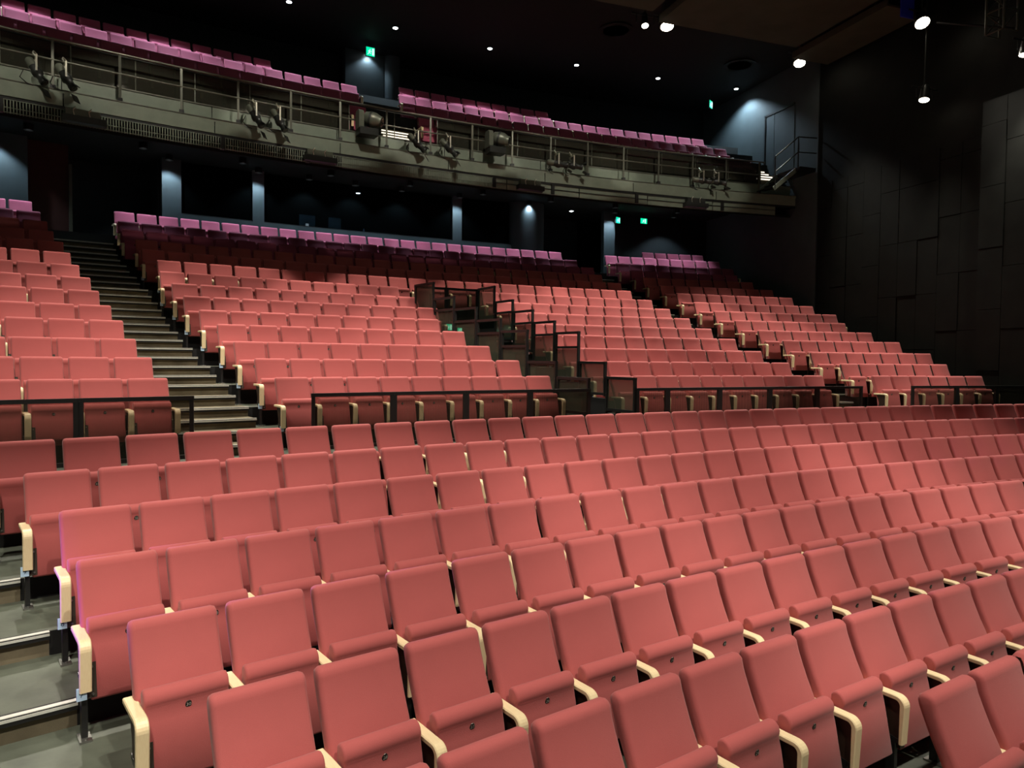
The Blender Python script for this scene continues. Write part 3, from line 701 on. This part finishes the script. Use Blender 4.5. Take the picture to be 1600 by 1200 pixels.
VISL = [((-2.28, 53.6, 9.7), (-3.4, 50.2, .2), 'smaller left one of the twin warm lamps under the ceiling', .10, .4), ((-1.66, 53.42, 9.7), (-2.6, 50.2, .2), 'larger right one of the twin warm lamps under the ceiling', .19, 1),
        ((3.74, 54.2, 9.7), (1.2, 50.6, .2), 'warm lamp between the large and narrow reflector boards', .18, 1), ((3.72, 49.55, 9.0), (1.2, 43.5, -1.5), 'warm lamp near the blue cloth at top right', .18, .7),
        ((4.05, 49.7, 7.1), (2.5, 49, -.2), 'warm lamp hanging low beside the right wall', .13, .25), ((4.05, 46.95, 7.25), (3.7, 47.3, -1), 'rightmost warm lamp at the frame edge', .15, .35)]
for (x, y, z), tg, lab, sz, f in VISL:
    house_lamp(x, y, z, Vector((tg[0], tg[1], tg[2]+ZO)), lab, P_HOUSE*f*(1.6 if y > 53 else 1), 64 if y > 53 else 66, sz, blend=.12 if x < 0 else .6)
for i, (lat, RL) in enumerate(((-17.0, 53.8), (-13.2, 53.8), (-9.4, 53.4), (-6.1, 53.4))):
    zl = 9.8 if lat > -7 else 9.2
    p = pol(RL, lat/RL, zl); house_lamp(p.x, p.y, zl, tgt(lat+.3, 50.4, .2), '%s warm house lamp from the left above the upper stalls' % ordinal(i+1), P_HOUSE*1.25, 61, blend=.10)
for i, (lat, pf) in enumerate(((-16.5, 1.55), (-12.0, 1.4), (-8.6, .8))):
    p = pol(46.0, lat/46., 9.3); house_lamp(p.x, p.y, 9.3, tgt(lat+.5, 47.6, -1), '%s warm house lamp from the left above the cross aisle' % ordinal(i+1), P_HOUSE*.8*pf, 62)
for i, lat in enumerate((-15.5, -11.5, -7.5, -3.5)):
    p = pol(39.0, lat/39., 9.0); house_lamp(p.x, p.y, 9.0, tgt(lat+.6, 41.0, -2), '%s warm house lamp from the left above the front block' % ordinal(i+1), P_HOUSE*1.0*(.75 if lat > -4 else 1), 50)
for i, lat in enumerate((-14.5, -10.5, -6.5, -2.5)):
    p = pol(33.0, lat/33., 9.0); house_lamp(p.x, p.y, 9.0, tgt(lat*1.15+.3, 41.3, -1.9), '%s warm front lamp from the left aimed at the front block' % ordinal(i+1), P_FRONT, 34)
for i, lat in enumerate((-14.0, -9.0, -4.0, 0.5)):
    p = pol(37.0, lat/37., 9.2); house_lamp(p.x, p.y, 9.2, tgt(lat*1.2, 49.8, -.3), '%s warm front lamp from the left aimed at the upper stalls' % ordinal(i+1), P_FRONT*1.18, 27)
for i, (lat, RL, zl, lt) in enumerate(((-18.0, 51.6, 9.2, -19.2), (-14.5, 51.6, 9.2, -15.4), (-10.8, 51.6, 9.2, -11.5), (-7.2, 51.6, 9.2, -7.7), (-3.8, 50.8, 9.2, -3.9), (-1.0, 50.0, 9.2, -.2))):
    p = pol(RL, lat/RL, zl); o = house_lamp(p.x, p.y, zl, tgt(lt, 55.5, 6.05), '%s wash lamp from the left aimed at the balcony front' % ordinal(i+1), P_WASH, 19, .12, blend=.3)
    o.scale = (2.9, 1, 1)
def downlight(R, lat, z, zt, watts, lab, grp, deg=95, Rt=None, can=False, wide=1):
    p = pol(R, lat/R, z); t = thing('downlight', lab, 'lamp', p, 0, grp)
    b = MB(); b.lathe([(0, .10), (.035, .10)], p-Vector((0, 0, .02)), (0, 0, 1), 16); b.build('trim_ring', black_steel, t)
    if can: MB().tube([p-Vector((0, 0, .14)), p], .11, 16, caps=False).build('can', black_steel, t)
    b = MB(); b.lathe([(0, .075), (.006, .075)], p-Vector((0, 0, .028)), (0, 0, 1), 16); b.build('diffuser', lamp_dim if can else lamp_cool, t)
    o = spot('downlight_light', p-Vector((0, 0, .16 if can else .06)), pol(Rt or R, lat/R, zt), watts, C_COOL, deg, .5, t, .06); o.scale = (wide, 1, 1); return o
for i, lat in enumerate((-18.5, -15.25, -12.1, -8.87, -5.65, -2.42, .83, 4.1)):
    downlight(58.15, lat, 10.2, 6, P_DOWN, '%s cool downlight from the left in the ceiling above the balcony' % ordinal(i+1), 'ceiling downlights', 130 if lat > 4 else 46, Rt=58.35, wide=1 if lat > 4 else 2.6)
downlight(60.4, -9.4, 10.2, 6, P_DOWN*.1, 'cool downlight just below the green exit sign over the gangway', 'ceiling downlights', 120)
for i, lat in enumerate((-18.6, -16.0, -13.4, -10.8, -8.2, -5.6, -3.0, -.4, 2.2)):
    downlight(58.95, lat, 5.72, 3, P_UNDER, '%s cool downlight from the left under the balcony' % ordinal(i+1), 'downlights under the balcony', 54, Rt=59.05, can=True, wide=2)
for i, lat in enumerate((-19.6, -15.45, -12.95, -11.4, -9.9, -8.3, -6.2, -3.5, .05, 2.6)):  # some over the wide booth window are added to light the monitors
    downlight(59.85, lat, 5.73, 3, P_UNDER*.36, '%s small wall-washing downlight from the left along the booth wall' % ordinal(i+1), 'wall washers under the balcony', 104, Rt=60.3, can=True)
downlight(60.75, -18.3, 5.73, 3, P_UNDER*.3, 'cool downlight above the head of the left stairs', 'downlights under the balcony', 60)
downlight(60.7, -1.4, 5.73, 3, P_UNDER*.3, 'cool downlight right of the round column', 'downlights under the balcony', 60)
downlight(61.4, -9.6, 5.73, 3, P_UNDER*.04, 'dim downlight inside the control booth', 'downlights under the balcony', 60)
# purple LED par far left
t = thing('led_par', 'purple LED par lamp on a stand at the far left of the hall', 'lamp', (-18.7, 40.0, 0))
MB().tube([(-18.7, 40.0, .3), (-18.7, 40.0, 1.9)], .03).build('stand', black_steel, t)
MB().lathe([(-.2, .08), (0, .13)], (-18.6, 40.0, 2.0), (.98, .0, .02), 14).build('body', fixture_m, t)
spot('led_light', (-18.5, 40.0, 2.0), (-13.5, 40.1, 1.9), 1500, (.40, .12, 1.0), 26, .6, t, .05)

# ------------------------------------------------------------------ exit signs
def exit_sign(loc, rotz, w, h, lab, parent_wall=True):
    t = thing('exit_sign', lab, 'sign', loc, rotz, 'green exit signs'); kw = dict(world=False)
    b = MB(); b.box((-w/2, -.02, -h/2), (w/2, .04, h/2)); b.build('case', black_steel, t, **kw)
    b = MB(); b.box((-w/2+.01, -.026, -h/2+.01), (w/2-.01, -.02, h/2-.01)); b.build('green_face', sign_green, t, **kw)
    b = MB(); y = -.029; s = h
    def quad(pts): b.add([(x*s, y, z*s) for x, z in pts], [tuple(range(len(pts)))])
    quad([(.18, -.36), (.42, -.36), (.42, .36), (.18, .36)])                       # doorway
    quad([(-.10, .24), (-.03, .30), (.04, .24), (-.03, .17)])                      # head
    quad([(-.16, .14), (.02, .12), (-.04, -.08), (-.18, -.06)])                    # trunk
    quad([(-.16, -.06), (-.06, -.08), (.06, -.20), (.0, -.25)]); quad([(-.17, -.06), (-.12, -.1), (-.26, -.34), (-.34, -.30)])
    quad([(-.16, .13), (-.30, .02), (-.26, -.02), (-.13, .07)]); quad([(.01, .11), (.13, .02), (.10, -.02), (0, .05)])
    b.build('running_figure', sign_white, t, **kw)
    MB().tube([(0, .01, h/2), (0, .01, h/2+.25)], .012, 6).build('hanger', black_steel, t, world=False)
exit_sign(pol(59.6, -9.45/59.6, 9.9), .15, .30, .30, 'green exit sign high above the balcony gangway')
exit_sign((2.9, 57.9, 9.42+ZO), .55, .26, .28, 'green exit sign high at the right end of the balcony')
exit_sign(pol(60.1, .30/60.1, 5.38), .45, .26, .24, 'smaller green exit sign right of the last booth pillar')
exit_sign(pol(60.1, 1.42/60.1, 5.42), .10, .32, .22, 'wider green exit sign at the right rear of the stalls')
exit_sign(pol(52.74, -8.53/53, .74), .30, .19, .17, 'left green sign standing for an exit sign reflection in the sunken entrance')  # reflection of an exit sign in the glass, built as a small sign
exit_sign(pol(52.74, -8.24/53, .68), .30, .15, .12, 'right green sign standing for an exit sign reflection in the sunken entrance')  # second reflection in the glass, likewise built as a sign
# ------------------------------------------------------------------ booth equipment
def booth(lat, z=4.18, R=RB+.25): return pol(R, lat/R, z)
desk = MB(); desk.arc(RB+.27, RB+1.0, 4.08, 4.165, -12.75/RB, -6.4/RB); o = desk.build('booth_desk', wall_deep); o['label'] = 'long dark desk behind the wide booth window'; o['category'] = 'desk'
for lat, w_, lab in ((-11.42, .52, 'bluish monitor with white badge on the booth desk'), (-10.5, .42, 'dim second monitor on the booth desk')):
    t = thing('monitor', lab, 'monitor', booth(lat, 4.17, RB+.40), .19); kw = dict(world=False)
    MB().box((-w_/2, -.03, .10), (w_/2, .03, .45)).build('screen', screen_m, t, **kw)
    MB().box((-.04, -.02, 0), (.04, .02, .14)).build('stand', white_m if w_ > .5 else grey_steel, t, **kw); MB().box((-.12, -.09, 0), (.12, .09, .012)).build('foot', grey_steel, t, **kw)
    if w_ > .5: MB().box((-.05, -.036, .06), (.05, -.03, .17)).build('white_badge', mat('badge_own_glow', (.8, .85, .9), .5, emit=(.85, .92, 1), estr=.7), t, **kw)  # badge is given a glow of its own to show in the dark booth
t = thing('water_bottle', 'small clear water bottle on the booth desk', 'bottle', booth(-9.5, 4.17, RB+.4))
MB().lathe([(0, .035), (.13, .035), (.17, .014), (.20, .014)], t.location, (0, 0, 1), 10).build('body', mat('bottle_plastic', (.45, .55, .8), .2), t)
t = thing('mixing_console', 'low grey mixing console on the booth desk', 'console', booth(-8.75, 4.17, RB+.45), .15)
MB().prism([(-.2, 0), (.25, 0), (.25, .16), (-.2, .09)], -.42, .42).build('case', grey_steel, t, world=False)
for i in range(8): MB().box((-.36+.1*i, -.1, .10), (-.33+.1*i, .12, .125)).build('fader_strip', black_steel, t, world=False)
o = MB(); p = booth(-7.35, 4.17, RB+.38); o.box(p-Vector((.15, .1, 0)), p+Vector((.15, .1, .02))); o = o.build('paper_sheet', white_m); o['label'] = 'white paper sheets lying at right of the booth desk'; o['category'] = 'paper'

# ------------------------------------------------------------------ ceiling details
for (x, y), lab in (((-2.35, 55.3), 'faint round ceiling vent near the twin warm lamps'), ((2.9, 56.2), 'faint round ceiling vent nearest the right wall')):
    t = thing('ceiling_vent', lab, 'vent', (x, y, 10.25+ZO), 0, 'round ceiling vents')
    for r in (.55, .40, .26, .12):
        b = MB(); b.lathe([(0, r), (.03, r*.97)], (x, y, 10.2+ZO), (0, 0, 1), 24); b.build('ring', fixture_m if r in (.40, .12) else ceil_m, t)
t = thing('lighting_truss', 'grey lattice lighting truss hanging at the top right corner', 'truss', (3.95, 47.5, 7.9+ZO))
for x in (3.75, 4.2):
    for y in (47.3, 47.75): MB().tube([(x, y, 7.9+ZO), (x, y, 10.25+ZO)], .03, 6).build('chord', rail_m, t)
for j in range(4):
    z = 7.9+.5*j+ZO
    for (a, c_) in (((3.75, 47.3), (4.2, 47.3)), ((3.75, 47.75), (4.2, 47.75)), ((3.75, 47.3), (3.75, 47.75))):
        MB().tube([(*a, z), (*c_, z+.5)], .016, 5).build('brace', rail_m, t); MB().tube([(*a, z), (*c_, z)], .016, 5).build('brace', rail_m, t)
t = thing('lighting_bar', 'long grey lighting bar running along under the ceiling at right', 'truss', (3.9, 48.5, 8.7+ZO))
MB().tube([(3.85, 49.2, 8.85+ZO), (4.2, 47.4, 8.0+ZO)], .03, 6).build('bar', black_steel, t)
o = MB().box((3.05, 49.6, 9.05+ZO), (3.5, 49.63, 9.6+ZO)).build('blue_cloth', blue_cloth); o['label'] = 'deep blue cloth hanging behind the top right warm lamp'; o['category'] = 'cloth'
